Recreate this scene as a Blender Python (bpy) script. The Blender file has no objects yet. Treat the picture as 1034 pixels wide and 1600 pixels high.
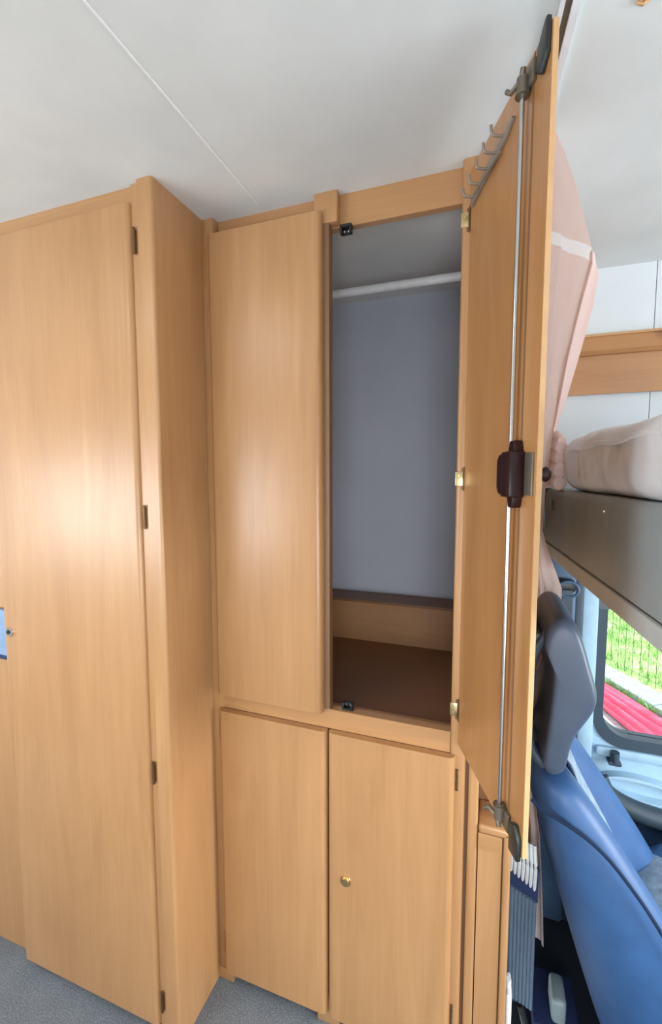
import bpy, bmesh, math, random
from mathutils import Vector, Matrix
R = math.radians
random.seed(7)
S = bpy.context.scene
COL = S.collection

# ---------------------------------------------------------------- camera
cam = bpy.data.cameras.new('camera'); camo = bpy.data.objects.new('camera', cam); COL.objects.link(camo)
YAW, PITCH, ROLL, FPX = -19.670, 4.833, -0.080, 690.0
def cam_axes():
    cy, sy, cp, sp = math.cos(R(YAW)), math.sin(R(YAW)), math.cos(R(PITCH)), math.sin(R(PITCH))
    f = Vector((sy*cp, cy*cp, -sp)); r = Vector((cy, -sy, 0)); u = r.cross(f)
    c, s = math.cos(R(ROLL)), math.sin(R(ROLL))
    return r*c+u*s, -r*s+u*c, f
r_, u_, f_ = cam_axes()
m = Matrix.Identity(4)
for i in range(3):
    m[i][0], m[i][1], m[i][2] = r_[i], u_[i], -f_[i]
camo.matrix_world = m
cam.sensor_fit = 'VERTICAL'; cam.sensor_height = 24.0; cam.lens = FPX/1600*24.0
cam.clip_start = 0.02; cam.clip_end = 200
S.camera = camo

# ---------------------------------------------------------------- sky, sun, window light, exposure
S.view_settings.view_transform = 'Standard'; S.view_settings.look = 'None'
S.view_settings.gamma = 1.0; S.view_settings.use_curve_mapping = False
S.view_settings.exposure = 0.0
W = bpy.data.worlds.new('sky'); S.world = W; W.use_nodes = True
bg = W.node_tree.nodes['Background']; bg.inputs['Color'].default_value = (0.80, 0.90, 1.0, 1); bg.inputs['Strength'].default_value = 2.2
def sun(direction, energy, color):
    l = bpy.data.lights.new('sun', 'SUN'); l.energy = energy; l.color = color; l.angle = R(1)
    o = bpy.data.objects.new('sun', l); COL.objects.link(o)
    o.rotation_euler = Vector(direction).to_track_quat('-Z', 'Y').to_euler()
sun((-0.42, 0.10, -0.9), 5.0, (1, .97, .92))
def area(name, loc, direction, sx, sy, power, color=(1, 1, 1)):
    l = bpy.data.lights.new(name, 'AREA'); l.shape = 'RECTANGLE'; l.size = sx; l.size_y = sy; l.energy = power; l.color = color
    o = bpy.data.objects.new(name, l); COL.objects.link(o)
    o.location = loc; o.rotation_euler = Vector(direction).to_track_quat('-Z', 'Z').to_euler()
# area lamps standing for daylight at unseen openings: dinette window, entry door window, roof hatch, windscreen
area('daylight_dinette_window', (-2.08, -0.66, -0.22), (0, 1, 0), 1.9, 0.56, 28, (.93, .97, 1.0))
area('added_entry_window_light', (0.20, -0.66, -0.40), (0, 1, 0), 0.52, 0.55, 13, (.93, .97, 1.0))  # unseen window, added and placed to throw light into the wardrobe
area('daylight_far_cab_window', (0.92, -0.66, -0.50), (0, 1, 0), 0.8, 0.5, 6, (.93, .97, 1.0))
area('added_hatch_light', (-1.0, -0.10, 0.70), (0, 0, -1), 0.5, 0.5, 6, (.95, .98, 1.0))  # added lamp at an unseen hatch, fills the room from above
area('daylight_windscreen', (1.95, 0.45, -0.25), (-1, 0, 0), 1.8, 0.9, 150, (.90, .96, 1.0))

# ---------------------------------------------------------------- materials
def new_mat(name):
    mt = bpy.data.materials.new(name); mt.use_nodes = True
    nt = mt.node_tree; b = nt.nodes['Principled BSDF']
    return mt, nt, b
def nd(nt, t, **kw):
    n = nt.nodes.new(t)
    for k, v in kw.items(): setattr(n, k, v)
    return n
def coords(nt, scale, rnd=True):
    tc = nd(nt, 'ShaderNodeTexCoord'); mp = nd(nt, 'ShaderNodeMapping')
    mp.inputs['Scale'].default_value = scale
    if rnd:
        oi = nd(nt, 'ShaderNodeObjectInfo'); ml = nd(nt, 'ShaderNodeMath', operation='MULTIPLY'); ml.inputs[1].default_value = 23.0
        nt.links.new(oi.outputs['Random'], ml.inputs[0])
        ad = nd(nt, 'ShaderNodeVectorMath', operation='ADD')
        nt.links.new(tc.outputs['Object'], ad.inputs[0]); nt.links.new(ml.outputs[0], ad.inputs[1])
        nt.links.new(ad.outputs[0], mp.inputs['Vector'])
    else:
        nt.links.new(tc.outputs['Object'], mp.inputs['Vector'])
    return mp.outputs['Vector']
def noise(nt, vec, scale, detail=4, rough=.55, dist=0.0):
    n = nd(nt, 'ShaderNodeTexNoise'); n.inputs['Scale'].default_value = scale; n.inputs['Detail'].default_value = detail
    n.inputs['Roughness'].default_value = rough; n.inputs['Distortion'].default_value = dist
    nt.links.new(vec, n.inputs['Vector']); return n.outputs['Fac']
def ramp(nt, fac, stops):
    r = nd(nt, 'ShaderNodeValToRGB'); e = r.color_ramp.elements
    while len(e) < len(stops): e.new(0.5)
    for k, (p, c) in enumerate(stops): e[k].position = p; e[k].color = (*c, 1)
    nt.links.new(fac, r.inputs['Fac']); return r.outputs['Color']
def mixc(nt, fac, a, b, mode='MIX'):
    mx = nd(nt, 'ShaderNodeMix', data_type='RGBA', blend_type=mode)
    if isinstance(fac, float): mx.inputs['Factor'].default_value = fac
    else: nt.links.new(fac, mx.inputs['Factor'])
    for v, s in ((a, mx.inputs[6]), (b, mx.inputs[7])):
        if isinstance(v, tuple): s.default_value = (*v, 1)
        else: nt.links.new(v, s)
    return mx.outputs[2]
def bump(nt, b, h, strength=.2, dist=.002):
    n = nd(nt, 'ShaderNodeBump'); n.inputs['Strength'].default_value = strength; n.inputs['Distance'].default_value = dist
    nt.links.new(h, n.inputs['Height']); nt.links.new(n.outputs['Normal'], b.inputs['Normal'])
def wood(name, tint=(.93, .91, .88), axis='Z', rough=.34):
    mt, nt, b = new_mat(name)
    st = {'Z': (1, 1, .11), 'X': (.11, 1, 1), 'Y': (1, .11, 1)}[axis]
    v = coords(nt, st)
    c = lambda r, g, bb: (r*tint[0], g*tint[1], bb*tint[2])
    broad = noise(nt, v, 8, 5, .6, 1.6)
    col = ramp(nt, broad, [(.28, c(.400, .200, .080)), (.45, c(.490, .258, .108)), (.58, c(.530, .284, .122)), (.74, c(.610, .345, .160))])
    fs = {'Z': (1, 1, .035), 'X': (.035, 1, 1), 'Y': (1, .035, 1)}[axis]
    v2 = coords(nt, fs)
    fine = noise(nt, v2, 150, 3, .6)
    col = mixc(nt, .16, col, ramp(nt, fine, [(.3, c(.38, .18, .065)), (.7, c(.70, .40, .19))]))
    v3 = coords(nt, (1, 1, 1))
    pore = noise(nt, v3, 3.0, 2)
    col = mixc(nt, .18, col, ramp(nt, pore, [(.3, c(.46, .22, .085)), (.7, c(.62, .34, .15))]))
    nt.links.new(col, b.inputs['Base Color'])
    b.inputs['Roughness'].default_value = rough; b.inputs['Specular IOR Level'].default_value = .5
    b.inputs['Coat Weight'].default_value = .35; b.inputs['Coat Roughness'].default_value = .30
    return mt
def plain(name, col, rough=.5, metal=0.0, var=.06, vs=30, bmp=0.0, bs=200, spec=.5, sheen=0.0):
    mt, nt, b = new_mat(name)
    v = coords(nt, (1, 1, 1))
    n = noise(nt, v, vs, 4)
    lo = tuple(max(0, x*(1-var)) for x in col); hi = tuple(min(1, x*(1+var)) for x in col)
    nt.links.new(ramp(nt, n, [(.3, lo), (.7, hi)]), b.inputs['Base Color'])
    b.inputs['Roughness'].default_value = rough; b.inputs['Metallic'].default_value = metal
    b.inputs['Specular IOR Level'].default_value = spec
    if sheen: b.inputs['Sheen Weight'].default_value = sheen
    if bmp: bump(nt, b, noise(nt, v, bs, 3), bmp, .001)
    return mt
M = {}
M['wood'] = wood('beech_laminate')
M['wood_h'] = wood('beech_laminate_crosswise', axis='X')
M['wood_end'] = wood('beech_laminate_return', axis='Z')
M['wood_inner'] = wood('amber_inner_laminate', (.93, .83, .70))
M['wood_raw'] = wood('brown_edge_wood', (.42, .40, .42), 'Z', .6)
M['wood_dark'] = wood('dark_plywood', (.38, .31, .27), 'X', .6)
M['wood_step'] = wood('plywood_step', (.75, .72, .72), 'X', .6)
M['wood_pelmet'] = wood('orange_beech', (1.08, .98, .92), 'X', .35)
M['edge'] = plain('pale_edge_banding', (.64, .37, .17), .35, var=.05)
M['ceiling'] = plain('ceiling_board', (.74, .765, .755), .75, var=.05, vs=6, bmp=.06, bs=60)
M['liner'] = plain('wall_liner', (.50, .53, .62), .75, var=.05, vs=4, bmp=.05, bs=300)
M['white_panel'] = plain('white_wall_panel', (.80, .84, .86), .5, var=.02, vs=6)
M['seam'] = plain('seam_strip', (.90, .91, .91), .5, var=.02)
M['dark_seam'] = plain('dark_joint', (.10, .11, .12), .6)
M['bronze'] = plain('bronze_hinge', (.22, .14, .07), .35, .8)
M['brass'] = plain('brass_plate', (.78, .58, .30), .28, 1.0, var=.1)
M['nickel'] = plain('nickel', (.70, .68, .64), .22, 1.0, var=.06)
M['steel'] = plain('steel_rod', (.62, .60, .57), .24, 1.0, var=.05)
M['grey_metal'] = plain('grey_painted_metal', (.21, .175, .13), .42, .6)
M['rack'] = plain('beige_grey_metal', (.36, .31, .25), .45, .5)
M['black'] = plain('black_plastic', (.012, .013, .014), .35)
M['dkgreen'] = plain('dark_green_plastic', (.016, .022, .020), .38)
M['maroon'] = plain('dark_maroon_plastic', (.022, .005, .006), .38, spec=.3)
M['white_rail'] = plain('white_rail', (.80, .81, .83), .3)
M['alu'] = plain('aluminium_rail', (.72, .72, .70), .3, .9)
M['grey_vinyl'] = plain('grey_vinyl', (.36, .415, .43), .55, var=.10, vs=9, bmp=.10, bs=260)
M['pale_vinyl'] = plain('pale_grey_trim', (.56, .60, .60), .55, var=.05)
M['seat'] = plain('blue_seat_leatherette', (.036, .100, .240), .46, var=.10, vs=22, bmp=.10, bs=480, spec=.45)
M['seat_dark'] = plain('grey_blue_seat_trim', (.075, .095, .135), .45, var=.10, vs=18, bmp=.10, bs=480)
M['seat_check'] = plain('quilted_pale_seat_cloth', (.26, .33, .40), .7, var=.3, vs=45, bmp=.3, bs=90)
M['head'] = plain('slate_headrest', (.058, .078, .120), .42, var=.08, vs=16, bmp=.06, bs=480)
M['piping'] = plain('navy_piping', (.010, .022, .055), .75, spec=.2)
M['doortrim'] = plain('pale_blue_door_trim', (.36, .53, .66), .5, var=.05)
M['doordark'] = plain('navy_door_trim', (.035, .075, .15), .5)
M['pillar'] = plain('blue_pillar_trim', (.060, .11, .19), .5)
M['frame'] = plain('dark_window_rubber', (.035, .055, .075), .5)
M['cabfloor'] = plain('dark_cab_carpet', (.010, .014, .024), .9)
M['rib'] = plain('blue_grey_pleat', (.12, .17, .235), .5)
M['ribw'] = plain('white_pleat', (.80, .82, .83), .5)
M['tealbox'] = plain('grey_green_plastic', (.32, .40, .41), .35)
M['fence'] = plain('fence_wire', (.08, .13, .10), .5, .3)
M['kerb'] = plain('pale_concrete', (.36, .42, .42), .9, var=.15, vs=14)
M['gravel'] = plain('pale_gravel', (.46, .43, .42), .95, var=.35, vs=24, bmp=.4, bs=40)
M['pink'] = plain('coral_pink_cloth', (.85, .12, .20), .7, var=.10, vs=7)
M['skin'] = plain('white_outer_skin', (.75, .76, .77), .4)
M['bluecloth'] = plain('pale_blue_cloth', (.24, .34, .50), .8, var=.15, vs=20)
M['navy'] = plain('navy_binding', (.015, .03, .10), .7)

def carpet():
    mt, nt, b = new_mat('speckled_carpet')
    v = coords(nt, (1, 1, 1), False)
    n1 = noise(nt, v, 260, 3, .8); n2 = noise(nt, v, 8, 3)
    c = ramp(nt, n1, [(.30, (.050, .058, .068)), (.50, (.150, .165, .180)), (.70, (.35, .365, .38))])
    c = mixc(nt, .22, c, ramp(nt, n2, [(.3, (.12, .13, .145)), (.7, (.36, .38, .40))]))
    nt.links.new(c, b.inputs['Base Color']); b.inputs['Roughness'].default_value = .95
    bump(nt, b, n1, .7, .006); return mt
M['carpet'] = carpet()
def cloth(name, col, edge, through=.35):
    mt, nt, b = new_mat(name)
    v = coords(nt, (1, 1, 1))
    n = noise(nt, v, 60, 4)
    nt.links.new(ramp(nt, n, [(.3, tuple(x*.95 for x in col)), (.7, col)]), b.inputs['Base Color'])
    b.inputs['Roughness'].default_value = .85; b.inputs['Sheen Weight'].default_value = .2
    bump(nt, b, noise(nt, v, 900, 2), .25, .001)
    tr = nd(nt, 'ShaderNodeBsdfTranslucent'); tr.inputs['Color'].default_value = (*edge, 1)
    ms = nd(nt, 'ShaderNodeMixShader'); ms.inputs[0].default_value = through
    nt.links.new(b.outputs[0], ms.inputs[1]); nt.links.new(tr.outputs[0], ms.inputs[2])
    nt.links.new(ms.outputs[0], nt.nodes['Material Output'].inputs['Surface']); return mt
M['curtain'] = cloth('peach_curtain_cloth', (.93, .76, .70), (.97, .78, .71), .42)
M['curtain_pale'] = cloth('pale_curtain_hem', (.96, .93, .92), (.98, .95, .94), .5)
def mattress_mat():
    mt, nt, b = new_mat('quilted_mattress_ticking')
    v = coords(nt, (1, 1, 1), False)
    n = noise(nt, v, 9, 3)
    nt.links.new(ramp(nt, n, [(.3, (.78, .81, .86)), (.7, (.86, .88, .91))]), b.inputs['Base Color'])
    b.inputs['Roughness'].default_value = .8; b.inputs['Sheen Weight'].default_value = .2
    vo = nd(nt, 'ShaderNodeTexVoronoi', feature='SMOOTH_F1'); vo.inputs['Scale'].default_value = 24
    nt.links.new(v, vo.inputs['Vector']); bump(nt, b, vo.outputs['Distance'], .35, .012); return mt
M['mattress'] = mattress_mat()
def grass_mat():
    mt, nt, b = new_mat('lawn_grass')
    v = coords(nt, (1, 1, 1), False); n = noise(nt, v, 2.2, 5, .7)
    nt.links.new(ramp(nt, n, [(.35, (.18, .38, .08)), (.52, (.36, .56, .18)), (.66, (.66, .70, .50))]), b.inputs['Base Color'])
    b.inputs['Roughness'].default_value = .8; return mt
M['grass'] = grass_mat()
def glass():
    mt, nt, b = new_mat('window_glass')
    b.inputs['Base Color'].default_value = (.93, .97, .96, 1); b.inputs['Roughness'].default_value = 0.0
    b.inputs['Transmission Weight'].default_value = 1.0; b.inputs['IOR'].default_value = 1.02; return mt
M['glass'] = glass()

# ---------------------------------------------------------------- mesh helpers
def box(bm, x0, x1, y0, y1, z0, z1, bev=0.0, seg=2):
    b = bmesh.new()
    bmesh.ops.create_cube(b, size=1.0, matrix=Matrix.Translation(((x0+x1)/2, (y0+y1)/2, (z0+z1)/2)) @ Matrix.Diagonal((x1-x0, y1-y0, z1-z0, 1)))
    if bev: bmesh.ops.bevel(b, geom=b.edges[:], offset=bev, segments=seg, affect='EDGES', profile=.5)
    add(bm, b)
def add(bm, b, mat=None):
    if mat is not None: bmesh.ops.transform(b, matrix=mat, verts=b.verts[:])
    me = bpy.data.meshes.new('tmp'); b.to_mesh(me); b.free(); bm.from_mesh(me); bpy.data.meshes.remove(me)
def prism(bm, pts, a0, a1, axis='Z', bev=0.0):
    """Extrude a 2D outline: Z -> pts are (x, y); Y -> pts are (x, z); X -> pts are (y, z)."""
    def P(p, a): return {'Z': (p[0], p[1], a), 'Y': (p[0], a, p[1]), 'X': (a, p[0], p[1])}[axis]
    b = bmesh.new()
    lo = [b.verts.new(P(p, a0)) for p in pts]; hi = [b.verts.new(P(p, a1)) for p in pts]
    n = len(pts)
    b.faces.new(lo[::-1]); b.faces.new(hi)
    for i in range(n): b.faces.new((lo[i], lo[(i+1) % n], hi[(i+1) % n], hi[i]))
    bmesh.ops.recalc_face_normals(b, faces=b.faces[:])
    if bev: bmesh.ops.bevel(b, geom=[e for e in b.edges if e.calc_face_angle(0) > .6], offset=bev, segments=3, affect='EDGES', profile=.5)
    add(bm, b)
def cyl(bm, p0, p1, r0, r1=None, seg=16):
    r1 = r0 if r1 is None else r1
    p0, p1 = Vector(p0), Vector(p1); d = p1-p0
    b = bmesh.new()
    bmesh.ops.create_cone(b, cap_ends=True, segments=seg, radius1=r0, radius2=r1, depth=d.length)
    add(bm, b, Matrix.Translation((p0+p1)/2) @ d.to_track_quat('Z', 'Y').to_matrix().to_4x4())
def tube(bm, pts, r, seg=10):
    b = bmesh.new(); pts = [Vector(p) for p in pts]; rings = []
    for i, p in enumerate(pts):
        t = (pts[min(i+1, len(pts)-1)]-pts[max(i-1, 0)]).normalized()
        q = t.to_track_quat('Z', 'Y')
        rr = r[i] if isinstance(r, (list, tuple)) else r
        rings.append([b.verts.new(p+q @ Vector((rr*math.cos(2*math.pi*k/seg), rr*math.sin(2*math.pi*k/seg), 0))) for k in range(seg)])
    skin_rings(b, rings); add(bm, b)
def skin_rings(b, rings, caps=True):
    n = len(rings[0])
    for a, c in zip(rings, rings[1:]):
        for k in range(n): b.faces.new((a[k], a[(k+1) % n], c[(k+1) % n], c[k]))
    if caps: b.faces.new(rings[0][::-1]); b.faces.new(rings[-1])
    bmesh.ops.recalc_face_normals(b, faces=b.faces[:])
def smooth_path(pts, n=8):
    """Catmull-Rom through pts."""
    P = [Vector(p) for p in pts]; P = [P[0]*2-P[1]] + P + [P[-1]*2-P[-2]]; out = []
    for i in range(1, len(P)-2):
        for k in range(n):
            t = k/n; a, b, c, d = P[i-1:i+3]
            out.append(.5*((2*b)+(c-a)*t+(2*a-5*b+4*c-d)*t*t+(3*b-a-3*c+d)*t**3))
    out.append(P[-2]); return out
def sheet(bm, grid, thick=0.0):
    b = bmesh.new(); V = [[b.verts.new(p) for p in row] for row in grid]
    for r0, r1 in zip(V, V[1:]):
        for k in range(len(r0)-1): b.faces.new((r0[k], r0[k+1], r1[k+1], r1[k]))
    bmesh.ops.recalc_face_normals(b, faces=b.faces[:])
    if thick: bmesh.ops.solidify(b, geom=b.faces[:], thickness=thick)
    add(bm, b)
def obj(name, bm, mat, parent=None, label=None, local=False, smooth=35, sub=0, kind=None):
    me = bpy.data.meshes.new(name); bm.to_mesh(me); bm.free()
    o = bpy.data.objects.new(name, me); COL.objects.link(o)
    if parent is not None:
        o.parent = parent
        if not local:
            q = parent; off = Vector((0, 0, 0))
            while q is not None: off += Vector(q.location); q = q.parent
            me.transform(Matrix.Translation(-off))
    me.materials.append(mat)
    if smooth:
        for p in me.polygons: p.use_smooth = True
        me.set_sharp_from_angle(angle=R(smooth))
    if sub:
        md = o.modifiers.new('subdivision', 'SUBSURF'); md.levels = sub; md.render_levels = sub
        for e in me.edges: e.use_edge_sharp = False
    if label: o['label'] = label
    if kind: o['kind'] = kind
    return o
def thing(name, label, cat, loc=(0, 0, 0), rotz=0.0, group=None):
    o = bpy.data.objects.new(name, None); COL.objects.link(o); o.empty_display_size = .05
    o.location = loc; o.rotation_euler = (0, 0, rotz); o['label'] = label; o['category'] = cat
    if group: o['group'] = group
    return o
def tag(o, label, cat, group=None):
    o['label'] = label; o['category'] = cat
    if group: o['group'] = group
    return o
def B(*a, **k):
    bm = bmesh.new(); box(bm, *a, **k); return bm
def struct(name, bm, mat, **k):
    return obj(name, bm, mat, kind='structure', **k)
def centre_on(o):
    """Move a mesh thing's origin to its base centre."""
    me = o.data; xs = [v.co for v in me.vertices]
    c = Vector(((min(v.x for v in xs)+max(v.x for v in xs))/2, (min(v.y for v in xs)+max(v.y for v in xs))/2, min(v.z for v in xs)))
    me.transform(Matrix.Translation(-c)); o.location = c; return o
def door_outline(x0, x1, y0, y1, r=.013, n=6):
    """Plan of a slab door whose two front (low y) edges are rolled over."""
    p = [(x0, y1)]
    p += [(x0+r-r*math.cos(t), y0+r-r*math.sin(t)) for t in [math.pi/2*k/n for k in range(n+1)]]
    p += [(x1-r+r*math.sin(t), y0+r-r*math.cos(t)) for t in [math.pi/2*k/n for k in range(n+1)]]
    p += [(x1, y1)]
    return p
def slab_door(x0, x1, y0, y1, z0, z1):
    bm = bmesh.new(); prism(bm, door_outline(x0, x1, y0, y1), z0, z1); return bm

ZF, ZC = -1.377, 0.606          # living floor and ceiling heights about the eye
YB = 1.555                      # side wall behind the furniture
YO = -0.62                      # opposite side wall

# ---------------------------------------------------------------- the vehicle shell
struct('floor', B(-3.2, 0.064, YO, YB, ZF-.03, ZF), M['carpet'])
struct('floor_cab', B(0.064, 1.9, YO, YB, -1.56, -1.50), M['cabfloor'])
# ceiling in boards, split where the photo shows the joint, with an added hatch opening out of view
bm = bmesh.new()
box(bm, -3.2, -1.25, YO, YB+.05, ZC, ZC+.03)
box(bm, -1.25, -0.75, YO, -.35, ZC, ZC+.03); box(bm, -1.25, -0.75, .15, YB+.05, ZC, ZC+.03)
box(bm, -0.75, 1.9, YO, YB+.05, ZC, ZC+.03)
struct('ceiling', bm, M['ceiling'])
struct('trim_1', B(-0.5065, -0.5035, YO, .93, ZC-.0015, ZC), M['seam'])
# opposite side wall, behind the camera, with two window openings
bm = bmesh.new()
for x0, x1, z0, z1 in ((-3.2, -3.1, ZF, ZC), (-3.1, -1.1, ZF, -.52), (-3.1, -1.1, .08, ZC), (-1.1, -.07, ZF, ZC), (-.07, .47, ZF, -.68), (-.07, .47, -.12, ZC), (.47, .5, -1.5, ZC), (.5, 1.34, -1.5, -.77), (.5, 1.34, -.23, ZC), (1.34, 1.9, -1.5, ZC)):
    box(bm, x0, x1, YO-.03, YO, z0, z1)
struct('wall_back', bm, M['white_panel'])
for i, (x0, x1, z0, z1) in enumerate(((-3.1, -1.1, -.52, .08), (-.07, .47, -.68, -.12), (.5, 1.34, -.77, -.23))):
    bm = bmesh.new()
    box(bm, x0, x1, YO-.02, YO+.01, z0, z0+.03); box(bm, x0, x1, YO-.02, YO+.01, z1-.03, z1)
    box(bm, x0, x0+.03, YO-.02, YO+.01, z0+.03, z1-.03); box(bm, x1-.03, x1, YO-.02, YO+.01, z0+.03, z1-.03)
    struct('window_%d' % (i+1), bm, M['pale_vinyl'])
struct('wall_rear', B(-3.23, -3.2, YO, YB, ZF, ZC), M['white_panel'])
bm = bmesh.new(); box(bm, 1.9, 1.93, YO, YB, -1.5, -.72); box(bm, 1.9, 1.93, YO, YB, .22, ZC)
struct('wall_front', bm, M['doordark'])
# side wall behind the furniture: lined inside the wardrobe, panelled over the bed, open at the cab door window
ws = struct('wall_side', B(-3.2, 0.06, YB, YB+.03, ZF, ZC), M['liner'])
bm = bmesh.new(); box(bm, 0.06, 1.9, YB+.004, YB+.034, -.42, ZC); o = struct('wall_cab', bm, M['dark_seam'])
for x0, x1 in ((0.062, .4345), (.4365, .86), (.862, 1.30)):
    obj('panel', B(x0, x1, YB-.004, YB+.006, -.05, ZC), M['white_panel'], o)

# ---------------------------------------------------------------- small shared fittings
def hinge_bm(x, y, z, h=.05, r=.0029):
    bm = bmesh.new(); cyl(bm, (x, y, z-h/2), (x, y, z+h/2), r, seg=10)
    for k in (-.5, -.17, .17, .5): cyl(bm, (x, y, z+k*h-.0015), (x, y, z+k*h+.0015), r*1.2, seg=10)
    box(bm, x-r, x+r, y, y+.006, z-h*.45, z+h*.45)
    return bm

# ---------------------------------------------------------------- tall cabinet (left)
tc = thing('tall_cabinet', 'tall beech cabinet with one full-height door, jutting out beside the two-door wardrobe', 'cabinet', (-.95, .80, ZF))
obj('side_panel', B(-.681, -.663, .800, 1.20, ZF, ZC), M['wood_end'], tc)
bm = bmesh.new()
p = [(-.700, .800)] + [(-.700, .771)] + [(-.663-.007+.007*math.sin(t), .771+.007-.007*math.cos(t)) for t in [math.pi/2*k/6 for k in range(7)]] + [(-.663, .800)]
prism(bm, p, ZF, ZC); obj('corner_post', bm, M['wood'], tc)
obj('stile', B(-.724, -.700, .781, .800, ZF, ZC), M['wood'], tc)
obj('top_rail', B(-1.60, -.724, .787, .805, .555, ZC), M['wood_h'], tc)
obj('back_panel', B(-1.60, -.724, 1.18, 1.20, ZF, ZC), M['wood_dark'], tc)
obj('neighbour_panel', B(-1.60, -1.194, .808, .826, ZF, .555), M['wood'], tc, 'beech front panel beside the door')
obj('kickboard', B(-1.194, -.724, .84, .855, ZF, -1.30), M['wood_h'], tc)
d = obj('door', slab_door(-1.188, -.724, .771, .789, -1.345, .566), M['wood'], tc)
bm = bmesh.new(); cyl(bm, (-1.160, .772, -.405), (-1.160, .766, -.405), .0125, .0115, 20); obj('lock_rosette', bm, M['nickel'], d, 'bright nickel lock rosette')
bm = bmesh.new(); cyl(bm, (-1.160, .768, -.405), (-1.160, .7645, -.405), .0055, seg=14); obj('keyhole', bm, M['black'], d)
for z in (.490, -.093, -.69, -1.28): obj('hinge', hinge_bm(-.7155, .776, z), M['bronze'], d)
# blue pouch hung left of the tall door
po = thing('hanging_pouch', 'pale blue cloth pouch with navy binding hanging beside the lock of the tall door', 'pouch', (-1.28, .80, -.50))
bm = bmesh.new(); box(bm, -1.36, -1.196, .792, .807, -.488, -.36, .005); obj('pocket', bm, M['bluecloth'], po)
bm = bmesh.new(); box(bm, -1.362, -1.1945, .790, .8075, -.497, -.486, .003); box(bm, -1.203, -1.1945, .790, .8075, -.489, -.468, .003); obj('binding', bm, M['navy'], po)

# ---------------------------------------------------------------- wardrobe (centre)
wd = thing('wardrobe', 'beech wardrobe with an open upper right door, closed upper left door and two lower doors', 'wardrobe', (-.35, .94, ZF))
obj('side_panel', B(-.66, -.645, .96, YB-.002, ZF, ZC), M['wood_end'], wd)
obj('side_panel', B(-.048, -.030, .975, YB-.002, ZF, ZC), M['wood_end'], wd)
# posts stand proud of the rails and reach the ceiling
obj('post', B(-.6625, -.632, .940, .962, ZF, ZC, .001), M['wood'], wd)
obj('post', B(-.3745, -.3215, .940, .962, .541, ZC, .002), M['wood'], wd)
obj('foot', B(-.374, -.315, .938, .962, ZF, -1.31, .002), M['wood'], wd)
obj('foot', B(-.6625, -.618, .936, .962, ZF, -1.345, .001), M['wood'], wd)
bm = bmesh.new(); prism(bm, door_outline(-.064, -.031, .938, .975, .008), ZF, ZC); obj('post', bm, M['wood'], wd)
bm = bmesh.new(); prism(bm, door_outline(-.0245, -.003, .938, .975, .007), ZF, ZC); obj('post', bm, M['wood'], wd)
obj('joint_strip', B(-.031, -.0245, .952, .975, ZF, ZC), M['wood_raw'], wd)
obj('top_rail', B(-.632, -.3745, .9625, .980, .530, ZC), M['wood_h'], wd)
obj('top_rail', B(-.3745, -.064, .9625, .980, .538, ZC), M['wood_h'], wd)
obj('middle_rail', B(-.632, -.064, .942, .965, -.600, -.553), M['wood_h'], wd)
obj('sill', B(-.632, -.064, .965, .985, -.585, -.559), M['wood_step'], wd)
obj('bottom_rail', B(-.632, -.064, .965, .980, -1.335, -1.30), M['wood_h'], wd)
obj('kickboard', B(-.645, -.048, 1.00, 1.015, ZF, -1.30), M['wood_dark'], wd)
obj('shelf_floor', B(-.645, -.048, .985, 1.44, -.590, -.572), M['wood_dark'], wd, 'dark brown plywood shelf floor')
bm = bmesh.new(); box(bm, -.645, -.048, 1.44, YB-.004, -.590, -.438); obj('rear_step', bm, M['wood_step'], wd)
obj('step_lip', B(-.645, -.048, 1.435, YB-.004, -.438, -.430), M['wood_dark'], wd, 'dark brown lip along the rear step')
bm = bmesh.new(); prism(bm, [(-.645, 1.28), (-.545, 1.44), (-.645, 1.44)], -.572, -.562); obj('corner_wedge', bm, M['wood_raw'], wd)
bm = bmesh.new(); cyl(bm, (-.645, 1.25, .518), (-.048, 1.25, .518), .0115, seg=20); obj('hanging_rail', bm, M['white_rail'], wd, 'white clothes rail')
for x, s in ((-.645, 1), (-.048, -1)):
    bm = bmesh.new(); cyl(bm, (x, 1.25, .518), (x+s*.008, 1.25, .518), .02, seg=20); obj('rail_socket', bm, M['white_rail'], wd)
# catches the open door locks into
def catch(x, y, z, s):
    bm = bmesh.new()
    box(bm, x-.013, x+.013, y-.003, y+.014, z-.003, z+.003, .001)
    box(bm, x-.013, x-.008, y-.003, y+.010, min(z, z+s*.016), max(z, z+s*.016), .001)
    box(bm, x+.008, x+.013, y-.003, y+.010, min(z, z+s*.016), max(z, z+s*.016), .001)
    box(bm, x-.010, x+.010, y+.008, y+.014, min(z, z+s*.014), max(z, z+s*.014), .001)
    c = obj('catch', bm, M['black'], wd, 'small black door catch')
    for dx in (-.005, .005):
        bm = bmesh.new(); cyl(bm, (x+dx, y+.009, z+s*.009), (x+dx, y+.006, z+s*.009), .0024, seg=8); obj('screw', bm, M['nickel'], c)
catch(-.306, .953, .535, -1); catch(-.300, .953, -.552, 1)
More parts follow.
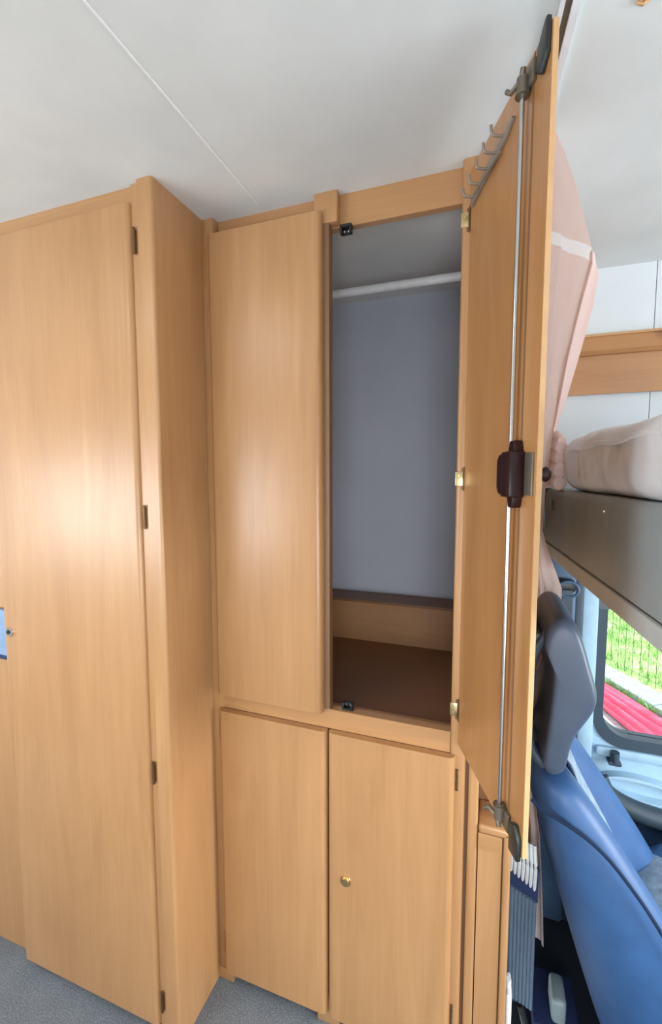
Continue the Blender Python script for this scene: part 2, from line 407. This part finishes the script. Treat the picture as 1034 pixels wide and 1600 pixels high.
# closed doors
d = obj('door', slab_door(-.6405, -.3535, .922, .940, -.558, .560), M['wood'], wd)
obj('rebate_strip', B(-.3535, -.340, .9405, .962, -.552, .545), M['wood_raw'], d, 'dark brown rebate strip on the meeting edge')
for z in (.483, -.012, -.505): obj('hinge', hinge_bm(-.6425, .9385, z, .055, .0018), M['bronze'], d)
d = obj('door', slab_door(-.6380, -.3435, .922, .940, -1.335, -.600), M['wood'], wd)
for z in (-.655, -1.265): obj('hinge', hinge_bm(-.6425, .9385, z, .055, .0018), M['bronze'], d)
d = obj('door', slab_door(-.3395, -.053, .922, .940, -1.335, -.600), M['wood'], wd, 'lower right door with a brass button')
for z in (-.655, -1.215): obj('hinge', hinge_bm(-.0485, .9375, z, .045, .0026), M['bronze'], d)
bm = bmesh.new()
for r0, r1, y0, y1 in ((.0135, .0125, .922, .919), (.0095, .009, .919, .915)): cyl(bm, (-.294, y0, -.957), (-.294, y1, -.957), r0, r1, 24)
obj('button', bm, M['brass'], d, 'round brass push button')

# the open door, hinged on the right post, swung towards the room
DV = Vector((.38615, -.92244, 0))            # along the door away from the hinge
ang = math.atan2(DV.y, DV.x)
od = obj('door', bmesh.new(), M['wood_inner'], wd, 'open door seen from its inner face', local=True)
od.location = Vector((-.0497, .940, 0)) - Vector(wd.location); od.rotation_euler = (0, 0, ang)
# door-local axes: x away from the hinge, -y out of the inner face (towards the opening), z up
DW, T = .286, .0088
bm = bmesh.new()
prism(bm, [(0, 0), (DW, 0), (DW, T), (0, T)], -.574, .582, bev=0.0)
bm.to_mesh(od.data); bm.free()
def odp(name, bm, mat, label=None): return obj(name, bm, mat, od, label, local=True)
odp('edge_strip', B(DW, DW+.0015, .0006, T-.0006, -.574, .582), M['edge'], 'pale banding on the free edge')
odp('groove_strip', B(.2400, .2440, -.0009, .0005, -.572, .58), M['wood_raw'], 'thin dark groove beside the rod')
bm = bmesh.new(); cyl(bm, (.229, -.010, -.548), (.229, -.010, .560), .0036, seg=12); odp('locking_rod', bm, M['steel'], 'bright steel locking rod')
# latch box: wide cover, raised middle, tapered ends on the rod
bm = bmesh.new()
prism(bm, [(.197, -.020), (.204, -.031), (.228, -.031), (.228, .031), (.204, .031), (.197, .022)], -.018, 0, 'Y', .003)
box(bm, .226, .258, -.025, 0, -.034, .034, .004)
prism(bm, [(.229, .032), (.251, .032), (.246, .050), (.234, .050)], -.015, 0, 'Y', .002)
prism(bm, [(.229, -.032), (.251, -.032), (.246, -.050), (.234, -.050)], -.015, 0, 'Y', .002)
odp('latch_case', bm, M['maroon'], 'dark maroon latch case')
odp('strike_plate', B(.259, .281, -.0035, 0, -.030, .031, .0008), M['grey_metal'], 'grey metal plate beside the latch')
bm = bmesh.new(); cyl(bm, (.278, T, .0), (.278, T+.009, .0), .008, .010, 18); cyl(bm, (.278, T+.009, 0), (.278, T+.013, 0), .011, .009, 18); odp('outer_knob', bm, M['maroon'], 'dark maroon knob on the outer face')
# hook fittings at both rod ends
for z, s in ((.553, 1), (-.552, -1)):
    bm = bmesh.new()
    cyl(bm, (.229, -.010, z-s*.022), (.229, -.010, z+s*.004), .0075, .0085, 14)
    cyl(bm, (.229, -.010, z-s*.020), (.229, -.010, z-s*.015), .010, seg=14)
    box(bm, .218, .250, -.006, 0, z-.014, z+.016, .002)
    pr = [(.229, -.010, z+s*.000), (.222, -.014, z+s*.001), (.212, -.0195, z-s*.003), (.206, -.023, z+s*.004)]
    tube(bm, pr, .0036, 8)
    tube(bm, [(.229, -.010, z), (.234, -.013, z+s*.006), (.236, -.013, z+s*.012)], .0042, 8)
    odp('rod_hook', bm, M['grey_metal'])
# corner plates
bm = bmesh.new(); prism(bm, [(.260, .536), (.270, .528), (.2845, .545), (.2855, .588), (.279, .588), (.260, .566)], -.007, 0, 'Y', .002); odp('corner_plate', bm, M['dkgreen'], 'dark green-black plate at the top corner')
bm = bmesh.new(); prism(bm, [(.258, -.582), (.285, -.582), (.285, -.548), (.274, -.530), (.258, -.538)], -.008, 0, 'Y', .002); odp('corner_plate', bm, M['dkgreen'], 'dark plate at the bottom corner')
# tie rack with five hooks
bm = bmesh.new()
prism(bm, [(.020, .504), (.165, .524), (.186, .536), (.186, .541), (.165, .540), (.020, .521)], -.006, 0, 'Y', .001)
box(bm, .028, .150, -.009, -.004, .513, .516, .001)
for x in (.036, .066, .098, .129, .160):
    z = .514+(x-.036)*.139
    tube(bm, smooth_path([(x, -.003, z), (x, -.015, z-.001), (x, -.023, z), (x, -.0255, z+.005), (x, -.0265, z+.014)], 4), .0024, 8)
odp('tie_rack', bm, M['rack'], 'grey metal rack with five hooks')
# hinges of the open door: leaf on the post, knuckle, leaf slot on the door
for z in (.492, -.009, -.498):
    bm = bmesh.new()
    cyl(bm, (-.003, -.002, z-.022), (-.003, -.002, z+.022), .0045, seg=10)
    box(bm, .001, .008, -.0016, 0, z-.024, z+.024)
    h = odp('hinge', bm, M['bronze'])
    bm = bmesh.new(); box(bm, -.0655, -.0505, .9362, .9382, z-.014, z+.014, .0008)
    for dz in (-.007, .007): cyl(bm, (-.059, .9366, z+dz), (-.059, .9352, z+dz), .0022, seg=8)
    obj('hinge_plate', bm, M['brass'], wd)

# ---------------------------------------------------------------- low end unit right of the wardrobe
eu = thing('end_unit', 'low beech end unit with a ledge, on the cab side of the wardrobe', 'cabinet', (.03, 1.0, ZF))
obj('front_panel', B(-.0015, .046, .940, .958, ZF, -.763), M['wood'], eu)
bm = bmesh.new(); prism(bm, door_outline(.049, .064, .936, .97, .005), ZF, -.755); obj('stile', bm, M['wood'], eu)
obj('joint_strip', B(.046, .049, .948, .965, ZF, -.757), M['wood_raw'], eu)
bm = bmesh.new(); box(bm, -.0015, .0635, .936, 1.02, -.763, -.744, .006, 3); obj('ledge', bm, M['wood_h'], eu)
obj('cap_strip', B(-.0015, .046, .9372, .940, -.800, -.763), M['wood_h'], eu)
obj('back_panel', B(-.0025, .064, 1.02, 1.04, ZF, ZC), M['wood_dark'], eu)
obj('side_panel', B(.046, .064, 1.04, 1.552, ZF, ZC), M['wood_end'], eu)

# ---------------------------------------------------------------- curtain rail and curtain
cr = thing('curtain_rail', 'white ceiling curtain rail with a dark channel above the open door tip', 'curtain rail', (.085, .8, ZC-.012))
def skew_box(x0, x1, z0, z1, ya, yb):
    s = -.071; bm = bmesh.new(); ax = .0785+.69*.071
    prism(bm, [(ax+x0+s*ya, ya), (ax+x1+s*ya, ya), (ax+x1+s*yb, yb), (ax+x0+s*yb, yb)], z0, z1); return bm
obj('flange', skew_box(-.0105, -.0045, ZC-.008, ZC-.0005, .30, 1.0), M['white_rail'], cr)
obj('flange', skew_box(.0045, .0145, ZC-.009, ZC-.0005, .30, 1.0), M['white_rail'], cr)
obj('channel', skew_box(-.0045, .0045, ZC-.004, ZC-.0005, .30, 1.0), M['grey_metal'], cr, 'dark channel of the rail')

cu = thing('curtain', 'peach curtain with a pale hem band, billowing behind the open door', 'curtain', (.11, 1.1, -1.12))
# rows from the ceiling down: z, free edge (x, y), other edge (x, y)
rows = [(.597, (.092, .905), (.072, 1.30)), (.557, (.110, .910), (.073, 1.30)), (.506, (.130, .920), (.074, 1.30)), (.402, (.163, .940), (.078, 1.30)), (.384, (.166, .950), (.079, 1.30)),
        (.314, (.153, .97), (.081, 1.30)), (.228, (.139, 1.00), (.083, 1.30)), (.137, (.133, 1.06), (.085, 1.28)), (.073, (.127, 1.10), (.086, 1.26)),
        (-.04, (.126, 1.16), (.088, 1.26)), (-.14, (.128, 1.20), (.088, 1.30)), (-.20, (.148, 1.24), (.088, 1.32)), (-.25, (.170, 1.28), (.088, 1.34)), (-.30, (.188, 1.28), (.088, 1.34)), (-.361, (.187, 1.27), (.088, 1.34)),
        (-.50, (.120, 1.18), (.086, 1.34)), (-.64, (.102, 1.105), (.088, 1.27)), (-.80, (.128, 1.105), (.100, 1.22)), (-.87, (.138, 1.105), (.106, 1.20)), (-1.02, (.149, 1.105), (.114, 1.18)), (-1.154, (.156, 1.105), (.120, 1.16))]
def lerp_rows(t):
    a = t*(len(rows)-1); i = min(int(a), len(rows)-2); f = a-i
    f = f*f*(3-2*f) if False else f
    L = lambda p, q: p+(q-p)*f
    r0, r1 = rows[i], rows[i+1]
    return L(r0[0], r1[0]), (L(r0[1][0], r1[1][0]), L(r0[1][1], r1[1][1])), (L(r0[2][0], r1[2][0]), L(r0[2][1], r1[2][1]))
def curtain_grid(n=96, mcols=44, u0=0.0, u1=1.0, lift=0.0):
    g = []
    for j in range(n+1):
        z, e, o = lerp_rows(j/n); row = []
        for i in range(mcols+1):
            u = u0+(u1-u0)*i/mcols
            x = e[0]+(o[0]-e[0])*u; y = e[1]+(o[1]-e[1])*u
            w = min(1, u*4)*.007*math.sin(u*15+z*1.4)+min(1, u*4)*.0015*math.sin(u*41+z*5)
            zr = min(.597, z+.25*min(u, .6)*max(0.0, 1-abs(z-.40)/.19))
            row.append((x+w*.8+lift, y+w*.25, zr))
        g.append(row)
    return g
G = curtain_grid(420, 60)
dr_bm, hem_bm = bmesh.new(), bmesh.new()
DV_, HV_ = {}, {}
def cv(b, d, i, k):
    if (i, k) not in d: d[i, k] = b.verts.new(G[i][k])
    return d[i, k]
for i in range(len(G)-1):
    for k in range(len(G[0])-1):
        z = lerp_rows(i/(len(G)-1))[0]
        b, d_ = (hem_bm, HV_) if .386 < z <= .411 else (dr_bm, DV_)
        b.faces.new((cv(b, d_, i, k), cv(b, d_, i, k+1), cv(b, d_, i+1, k+1), cv(b, d_, i+1, k)))
obj('drape', dr_bm, M['curtain'], cu, smooth=60)
obj('hem_band', hem_bm, M['curtain_pale'], cu, 'pale hem band', smooth=60)
bm = bmesh.new(); g = []
fe = [(.403, .168, .953), (.366, .179, .965), (.315, .175, .980), (.262, .166, 1.00), (.163, .149, 1.06), (.085, .133, 1.10)]
for k in range(len(fe)-1):
    for q in range(8):
        f = q/8; z, x1, y1 = [fe[k][n]+(fe[k+1][n]-fe[k][n])*f for n in range(3)]
        for h in range(len(rows)-1):
            if rows[h][0] >= z >= rows[h+1][0]:
                f2 = (rows[h][0]-z)/(rows[h][0]-rows[h+1][0]); zz, e, o = lerp_rows((h+f2)/(len(rows)-1)); break
        g.append([(e[0]+.0005+(x1-e[0])*n/3, e[1]+.002+(y1-e[1])*n/3+.003*math.sin(n), z) for n in range(4)])
sheet(bm, g, .001); obj('edge_flap', bm, M['curtain'], cu, 'turned-back flap along the free edge', smooth=60)

# ---------------------------------------------------------------- drop-down bed over the cab
BANG = R(4.07)
bd = thing('drop_down_bed', 'grey vinyl drop-down bed base spanning the cab at eye height', 'bed', (.161, 1.47, -.236), BANG)
# bed-local axes: x towards the front of the vehicle, -y towards the camera
def bp(name, bm, mat, parent=bd, label=None, **k): return obj(name, bm, mat, parent, label, local=True, **k)
L = 1.86
bm = bmesh.new()
prism(bm, [(0.0, .040), (0.0, .178), (.004, .188), (.014, .195), (1.30, .195), (1.30, .040)], -L, 0, 'Y', .002)
bp('side_cheek', bm, M['grey_vinyl'])
bp('shadow_gap', B(.004, 1.29, -L+.01, -.004, .036, .041), M['black'], label='black gap line under the cheek')
bm = bmesh.new(); prism(bm, [(-.001, .034), (-.001, .004), (.010, 0), (1.29, 0), (1.29, .036), (.004, .036)], -L, -.004, 'Y', .001); bp('lower_trim', bm, M['pale_vinyl'], label='pale grey lower trim')
bm = bmesh.new(); box(bm, -.004, .30, .0, .010, .02, .195, .002); bp('end_seal', bm, M['black'], label='black seal on the wall end')
bm = bmesh.new(); box(bm, -.0035, .0, -.125, -.107, .146, .150, .001); box(bm, -.0035, 0, -.112, -.107, .140, .166, .001); box(bm, -.0035, 0, -.125, -.120, .140, .160, .001); bp('clip', bm, M['black'], label='small black clip')
bm = bmesh.new(); cyl(bm, (0, -.545, .168), (-.002, -.545, .168), .0032, .0026, 12); bp('stud', bm, M['nickel'])
mt_ = thing('mattress', 'white quilted mattress lying on the grey bed base', 'mattress', (.161, 1.47, -.0405), BANG)
bm = bmesh.new(); box(bm, .004, 1.28, -1.84, -.180, 0, .134, .038, 5)
bmesh.ops.subdivide_edges(bm, edges=[e for e in bm.edges if e.calc_length() > .3], cuts=50, use_grid_fill=True)
for v in bm.verts:
    c = v.co
    k = math.sin(c.y*21+c.z*9)*.0028+math.sin(c.y*47-c.z*30)*.0018
    if c.x < .1: v.co.x += k-.004*math.sin(c.z/.132*math.pi)
    if c.z > .1: v.co.z += .004*math.sin(c.y*13)
obj('ticking', bm, M['mattress'], mt_, local=True, smooth=70)
bm = bmesh.new(); tube(bm, [(-.0005, -1.80+k*.03, .098+.003*math.sin(k*.9)) for k in range(52)], .004, 8); obj('piping', bm, M['mattress'], mt_, local=True)
# bunched curtain end tucked between mattress and wall
bm = bmesh.new()
for k, (z, r) in enumerate(((-.020, .020), (.014, .022), (.046, .020), (.074, .018), (.092, .012))):
    tube(bm, smooth_path([(.166+.004*k, 1.445, z-.003), (.166, 1.39, z+.006+.004*k), (.170, 1.35, z+.003*k), (.176, 1.300, z-.004)], 5), [r*.9]+[r]*14+[r*.8], 12)
obj('bunched_fold', bm, M['curtain'], cu, smooth=60)

# ---------------------------------------------------------------- wooden pelmet shelf on the side wall over the bed
pm = thing('wall_shelf', 'orange beech shelf board fixed to the white wall above the mattress', 'shelf', (.6, YB, .24))
bm = bmesh.new(); prism(bm, [(YB-.004, .240), (YB-.016, .240), (YB-.018, .352), (YB-.004, .352)], .08, 1.28, 'X'); obj('face_board', bm, M['wood_pelmet'], pm)
bm = bmesh.new(); prism(bm, [(YB-.004, .352), (YB-.030, .352), (YB-.040, .362), (YB-.026, .405), (YB-.004, .405)], .08, 1.28, 'X'); obj('upper_board', bm, M['wood_pelmet'], pm)
obj('top_strip', B(.08, 1.28, YB-.030, YB-.004, .405, .412), M['edge'], pm, 'pale strip along the top')
bm = bmesh.new(); cyl(bm, (.462, YB-.030, .393), (.462, YB-.046, .393), .009, .011, 16); obj('knob', bm, M['wood_raw'], pm)

# ---------------------------------------------------------------- cab door with window
YD = 1.60
dr = struct('door_1', B(.335, 1.35, YD-.03, YD+.03, -1.50, -.842, bev=.01), M['doortrim'])
bm = bmesh.new()
def rr(x0, x1, z0, z1, r, n=8):
    out = []
    for cx, cz, a0 in ((x1-r, z1-r, 0), (x0+r, z1-r, 90), (x0+r, z0+r, 180), (x1-r, z0+r, 270)):
        out += [(cx+r*math.cos(R(a0+90*k/n)), cz+r*math.sin(R(a0+90*k/n))) for k in range(n+1)]
    return out
def ring_prism(bm, outer, inner, y0, y1):
    b = bmesh.new(); n = len(outer)
    V = [[b.verts.new((p[0], y, p[1])) for p in pts] for pts, y in ((outer, y0), (inner, y0), (inner, y1), (outer, y1))]
    for a in range(4):
        for k in range(n): b.faces.new((V[a][k], V[a][(k+1) % n], V[(a+1) % 4][(k+1) % n], V[(a+1) % 4][k]))
    bmesh.ops.recalc_face_normals(b, faces=b.faces[:]); add(bm, b)
ring_prism(bm, rr(.335, 1.32, -.868, .02, .09), rr(.362, 1.29, -.832, -.01, .075), YD-.035, YD+.02)
obj('window_frame', bm, M['frame'], dr)
bm = bmesh.new(); ring_prism(bm, rr(.335, 1.35, -.875, .04, .02), rr(.338, 1.317, -.865, .017, .088), YD-.028, YD+.025); obj('window_surround', bm, M['doortrim'], dr)
bm = bmesh.new(); prism(bm, rr(.362, 1.29, -.832, -.01, .075), YD-.004, YD, 'Y'); obj('glass_pane', bm, M['glass'], dr)
obj('sill_ledge', B(.345, 1.34, YD-.045, YD-.03, -.900, -.868, bev=.01), M['doortrim'], dr)
bm = bmesh.new(); prism(bm, rr(.378, .415, -.915, -.902, .006, 4), YD-.062, YD-.030, 'Y', .002)
cyl(bm, (.397, YD-.052, -.905), (.397, YD-.054, -.872), .013, .012, 16); obj('lock_button', bm, M['frame'], dr)
# oval handle recess and armrest
bm = bmesh.new()
o_ = [(.36+.12+.15*math.cos(t)*(1.0 if math.cos(t) > 0 else .8), -.985+.040*math.sin(t)-.10*(.12*math.cos(t))) for t in [2*math.pi*k/28 for k in range(28)]]
i_ = [(.36+.12+.135*math.cos(t)*(1.0 if math.cos(t) > 0 else .8), -.983+.028*math.sin(t)-.10*(.11*math.cos(t))) for t in [2*math.pi*k/28 for k in range(28)]]
ring_prism(bm, o_, i_, YD-.062, YD-.03); obj('handle_ring', bm, M['doortrim'], dr)
bm = bmesh.new(); tube(bm, smooth_path([(.352, YD-.055, -.965), (.375, YD-.065, -1.005), (.43, YD-.075, -1.030), (.52, YD-.08, -1.045), (.70, YD-.08, -1.055), (1.0, YD-.08, -1.055)], 6), .030, 14); obj('armrest', bm, M['frame'], dr)
obj('lower_panel', B(.345, 1.34, YD-.050, YD-.03, -1.49, -1.06, bev=.01), M['doordark'], dr)
# B-pillar trim between wall and cab door
pl = struct('trim_2', B(.185, .268, YD-.065, YD+.03, -1.50, -.20, bev=.012), M['pillar'])
obj('seal', B(.268, .290, YD-.05, YD+.02, -1.50, -.20, bev=.004), M['frame'], pl)
obj('jamb', B(.290, .335, YD-.045, YD+.03, -1.50, -.20, bev=.006), M['doortrim'], pl)
struct('wall_pillar', B(.06, .187, YB+.004, YB+.034, -1.5, -.38), M['navy'])
# seat belt on the pillar
sb = thing('seat_belt', 'black seat belt with a grey guide ring on the blue door pillar', 'seat belt', (.24, 1.50, -.5))
bm = bmesh.new(); prism(bm, rr(.205, .262, -.365, -.325, .018, 6), 1.505, 1.530, 'Y', .004); obj('cover', bm, M['black'], sb)
bm = bmesh.new(); tube(bm, [(.238+.028*math.cos(t), 1.497, -.352+.024*math.sin(t)) for t in [2*math.pi*k/24 for k in range(25)]], .0045, 8); obj('guide_ring', bm, M['pillar'], sb)
bm = bmesh.new(); sheet(bm, [[(.222+.028*i, 1.500-.003*j, -.355-.05*j) for i in range(2)] for j in range(14)], .002); obj('webbing', bm, M['frame'], sb)

# ---------------------------------------------------------------- cab seat, facing the front of the vehicle
st = thing('cab_seat', 'blue leatherette cab seat with a big headrest, backrest leaning towards the end unit', 'seat', (.40, 1.18, -1.50))
# backrest: rings up its height; z, rear x, bolster front x, centre front x, near y, far y
lv = [(-1.42, .318, .640, .470, .985, 1.405), (-1.22, .252, .560, .420, .970, 1.420), (-1.10, .214, .490, .370, .962, 1.425), (-.98, .178, .420, .318, .964, 1.424),
      (-.88, .148, .352, .262, .972, 1.416), (-.82, .130, .312, .230, .980, 1.408), (-.76, .113, .270, .200, .990, 1.400), (-.715, .105, .236, .182, 1.000, 1.390), (-.685, .106, .212, .172, 1.010, 1.380), (-.668, .118, .190, .165, 1.035, 1.355)]
def ring_at(z, xr, xf, xc, ya, yb):
    P = []
    q = .10
    def pt(x, y): P.append(Vector((x, y, z)))
    pt(xr+.02, ya+.055); pt(xr, ya+.12); pt(xr-.004, (ya+yb)/2); pt(xr, yb-.12); pt(xr+.02, yb-.055)
    pt(xr+(xf-xr)*.28, yb-.010); pt(xr+(xf-xr)*.62, yb); pt(xf-.015, yb-.012); pt(xf, yb-.045)
    pt(xf-.02, yb-.085); pt(xc+.01, yb-.115); pt(xc, (ya+yb)/2+.05); pt(xc, (ya+yb)/2-.05); pt(xc+.01, ya+.115); pt(xf-.02, ya+.085)
    pt(xf, ya+.045); pt(xf-.015, ya+.012); pt(xr+(xf-xr)*.62, ya); pt(xr+(xf-xr)*.28, ya+.010)
    return P
bm = bmesh.new(); rings = [[bm.verts.new(p) for p in ring_at(*a)] for a in lv]; skin_rings(bm, rings)
obj('backrest', bm, M['seat'], st, smooth=180, sub=2)
# pale quilted centre panel between the bolsters
bm = bmesh.new(); g = []
for z, xr, xf, xc, ya, yb in [a for a in lv if a[0] > -1.3][:]:
    g.append([(xc+.012+.018*abs(k/3-1)**3, ya+.085+(yb-ya-.17)*k/6, z) for k in range(7)])
g.append([(.150, 1.10+.028*k, -.655) for k in range(7)])
sheet(bm, g, .006); obj('centre_panel', bm, M['seat_check'], st, 'pale quilted centre of the backrest', smooth=180, sub=1)
# piping along the near side from the rear shoulder to the bolster front
pp = smooth_path([(.106, 1.010, -.712), (.128, .999, -.724), (.174, .990, -.738), (.215, .984, -.757), (.252, .979, -.785), (.290, .973, -.827), (.321, .968, -.867), (.352, .964, -.915), (.40, .960, -1.00), (.45, .958, -1.12), (.50, .963, -1.25)], 8)
bm = bmesh.new(); tube(bm, pp, .0038, 8); obj('piping', bm, M['piping'], st, 'dark navy piping')
# shoulder cap above the piping
# headrest: side outline extruded across, with a rear frame
ho = [(.116, -.358), (.126, -.321), (.142, -.303), (.159, -.299), (.181, -.311), (.197, -.348), (.211, -.401), (.224, -.441), (.229, -.471), (.224, -.497), (.208, -.529), (.187, -.562), (.176, -.615), (.172, -.655), (.146, -.668), (.128, -.655), (.127, -.62), (.133, -.54), (.139, -.46), (.139, -.41), (.126, -.385)]
def pillow(bm, outline, y0, y1, rnd=.03):
    c = Vector((sum(p[0] for p in outline)/len(outline), sum(p[1] for p in outline)/len(outline)))
    b = bmesh.new(); rings = []
    for y, s in ((y0, .70), (y0+.003, .88), (y0+rnd*.4, .97), (y0+rnd*1.2, 1), ((y0+y1)/2, 1.0), (y1-rnd*1.2, 1), (y1-rnd*.5, .95), (y1-.004, .80), (y1, .45)):
        rings.append([b.verts.new((c.x+(p[0]-c.x)*s, y, c.y+(p[1]-c.y)*s)) for p in outline])
    skin_rings(b, rings); add(bm, b)
bm = bmesh.new(); pillow(bm, ho, 1.012, 1.290); obj('headrest', bm, M['head'], st, smooth=180, sub=2)
bm = bmesh.new()
for y in (1.045, 1.150, 1.255):
    tube(bm, smooth_path([(.130, y, -.345), (.105, y, -.390), (.095, y, -.44), (.095, y, -.53), (.104, y, -.61), (.132, y, -.650)], 5), .010, 10)
tube(bm, smooth_path([(.112, 1.045, -.36), (.108, 1.15, -.36), (.112, 1.255, -.36)], 4), .010, 8)
obj('headrest_frame', bm, M['frame'], st, 'dark open frame behind the headrest')
# cushion and pedestal
bm = bmesh.new()
prism(bm, [(.36, -1.30), (.36, -1.10), (.44, -1.055), (.80, -1.025), (.90, -1.05), (.93, -1.10), (.90, -1.22), (.80, -1.30)], 1.01, 1.40, 'Y', .03); obj('cushion', bm, M['seat_check'], st, 'pale cloth seat cushion', smooth=60)
for y0, y1 in ((.962, 1.055), (1.36, 1.428)):
    bm = bmesh.new(); prism(bm, [(.42, -1.30), (.40, -1.10), (.50, -1.03), (.80, -.995), (.88, -1.03), (.90, -1.12), (.86, -1.30)], y0, y1, 'Y', .025)
    obj('cushion_bolster', bm, M['seat'], st, smooth=60)
bm = bmesh.new(); box(bm, .38, .80, 1.02, 1.36, -1.50, -1.30, .02); obj('pedestal', bm, M['black'], st)

# ---------------------------------------------------------------- narrow pleated blind by the end unit
pb = thing('pleated_blind', 'narrow blue grey pleated blind folded upright beside the end unit', 'blind', (.105, 1.08, -1.30))
for k in range(8):
    x = .071+k*.0082
    bm = bmesh.new(); cyl(bm, (x, 1.075, -1.275-.003*k), (x, 1.075, -.985-.004*k), .0044, seg=10); obj('pleat', bm, M['rib'], pb)
for k in range(7):
    x = .075+k*.0088
    bm = bmesh.new(); tube(bm, smooth_path([(x, 1.085, -.960-.006*k), (x, 1.072, -.92-.004*k), (x-.001, 1.070, -.885-.004*k), (x-.003, 1.078, -.862-.002*k)], 4), .0040, 8); obj('pleat', bm, M['ribw'], pb, 'white upper pleat')
obj('dark_band', B(.067, .136, 1.080, 1.094, -1.02, -.935), M['navy'], pb, 'dark band between the pleats')
obj('backing', B(.068, .134, 1.082, 1.092, -1.30, -1.02), M['doordark'], pb)
bm = bmesh.new(); tube(bm, [(.105, 1.07, -1.29), (.128, 1.055, -1.36), (.150, 1.04, -1.43), (.162, 1.03, -1.492)], .008, 8); obj('foot_strap', bm, M['black'], pb)
# cab floor clutter
o = obj('plastic_box', B(.192, .228, 1.18, 1.26, -1.445, -1.375, bev=.012, seg=3), M['tealbox'])
bm = bmesh.new(); box(bm, .148, .262, 1.17, 1.32, -1.50, -1.445, .006)
o2 = obj('seat_runner_box', bm, M['navy']); tag(o2, 'dark blue box on the cab floor under the glossy grey-green box', 'box'); centre_on(o2)
tag(o, 'small glossy grey-green plastic box in the gap behind the cab seat', 'box'); centre_on(o)
bm = bmesh.new(); box(bm, .066, .079, .975, 1.03, -1.50, -1.165, .005, 3); cyl(bm, (.0725, 1.0, -1.165), (.0725, 1.0, -1.15), .006, seg=12)
o = obj('white_bottle', bm, M['ribw']); tag(o, 'white plastic bottle standing against the end unit stile', 'bottle'); centre_on(o)
# small catch on the ceiling above the bed
bm = bmesh.new(); cyl(bm, (.169, .716, ZC), (.169, .716, ZC-.005), .006, .005, 12); tube(bm, [(.162, .716, ZC-.003), (.169, .714, ZC-.009), (.176, .716, ZC-.003)], .002, 6)
o = obj('ceiling_hook', bm, M['edge']); tag(o, 'small beige hook on the ceiling over the bed', 'hook')

# ---------------------------------------------------------------- outside the cab door window
ZG = -1.95
struct('ground', B(-8, 14, 1.9, 16, ZG-.1, ZG), M['gravel'])
# the kerb line runs obliquely to the vehicle: local x along it towards the camera, local y towards the lawn
K0 = Vector((1.14, 4.99, ZG)); KA = math.atan2(-.877, .48)
def oblique(o): o.location = K0; o.rotation_euler = (0, 0, KA); return o
kb = thing('kerb', 'pale concrete kerb between the gravel and the lawn', 'kerb', K0, KA)
for k in range(12):
    x0 = -4+k*.6
    obj('kerb_stone', B(x0+.004, x0+.596, -.24, 0, 0, .06+random.uniform(-.004, .004), bev=.012), M['kerb'], kb, local=True)
lawn = oblique(struct('lawn_soil', B(-9, 3.4, .003, 9, -.02, .05), M['grass']))
bm = bmesh.new()
for k in range(11000):
    x, y = random.uniform(-3.4, 1.2), .02+random.random()*2.8
    h = random.uniform(.03, .085); a = random.uniform(0, 6.28); dx, dy = math.cos(a), math.sin(a)
    v = [bm.verts.new((x-dx*.006, y-dy*.006, .05)), bm.verts.new((x+dx*.006, y+dy*.006, .05)), bm.verts.new((x+dy*.04*random.uniform(-1, 1), y+dx*.04*random.uniform(-1, 1), .05+h))]
    bm.faces.new(v)
o = oblique(obj('grass', bm, M['grass'], smooth=0, kind='stuff')); tag(o, 'bright green grass blades growing on the lawn beyond the kerb', 'grass')
fn = thing('wire_fence', 'thin dark wire mesh fence standing on the lawn edge behind the kerb', 'fence', K0, KA)
bm = bmesh.new()
for k in range(46): cyl(bm, (-2.6+k*.085, .045, .05), (-2.6+k*.085, .045, 1.6), .0026, seg=5)
for k in range(5): cyl(bm, (-2.6, .045, .10+k*.37), (1.25, .045, .10+k*.37), .002, seg=5)
obj('mesh_wires', bm, M['fence'], fn, kind='stuff', local=True)
for x in (-2.66, 1.28):
    bm = bmesh.new(); box(bm, x-.03, x+.03, .015, .075, 0.05, 1.7, .005); obj('post', bm, M['fence'], fn, local=True)
# pink cloth spread in long folds on the gravel along the kerb
bm = bmesh.new(); g = []
for j in range(31):
    x = -.3+3.0*j/30; row = []
    for i in range(41):
        u = i/40; y = -.345-(.22+.16*x)*u
        row.append((x+.25*u, y, .035+.028*math.sin(u*19+.8*math.sin(x*2))+.012*math.sin(u*43+x*3)))
    g.append(row)
sheet(bm, g, .004); o = oblique(obj('pink_cloth', bm, M['pink'], smooth=60)); tag(o, 'coral pink cloth lying in long folds on the gravel outside the window', 'cloth')
spots = ((.10, -.29, 'first weed tuft along the kerb, nearest the window pillar'), (.34, -.30, 'second weed tuft from the window pillar along the kerb'), (.56, -.29, 'third weed tuft from the window pillar along the kerb'), (.80, -.30, 'weed tuft along the kerb farthest from the window pillar'))
for x, y, lab in spots:
    bm = bmesh.new()
    for q in range(60):
        a = random.uniform(0, 6.28); l = random.uniform(.03, .11); w = .0035
        b0 = Vector((random.uniform(-.09, .09), random.uniform(-.02, .02), 0))
        tip = b0+Vector((math.cos(a)*l*.8, math.sin(a)*l*.3, l)); mid = b0+Vector((math.cos(a)*l*.35, math.sin(a)*l*.15, l*.7)); s_ = Vector((-math.sin(a), math.cos(a), 0))*w
        v = [bm.verts.new(b0-s_*.4), bm.verts.new(b0+s_*.4), bm.verts.new(mid+s_), bm.verts.new(tip), bm.verts.new(mid-s_)]
        bm.faces.new(v)
    o = obj('weed', bm, M['grass'], smooth=0); tag(o, lab, 'plant', 'weeds along the kerb')
    o.location = K0+Matrix.Rotation(KA, 3, 'Z') @ Vector((x, y, 0)); o.rotation_euler = (0, 0, KA)
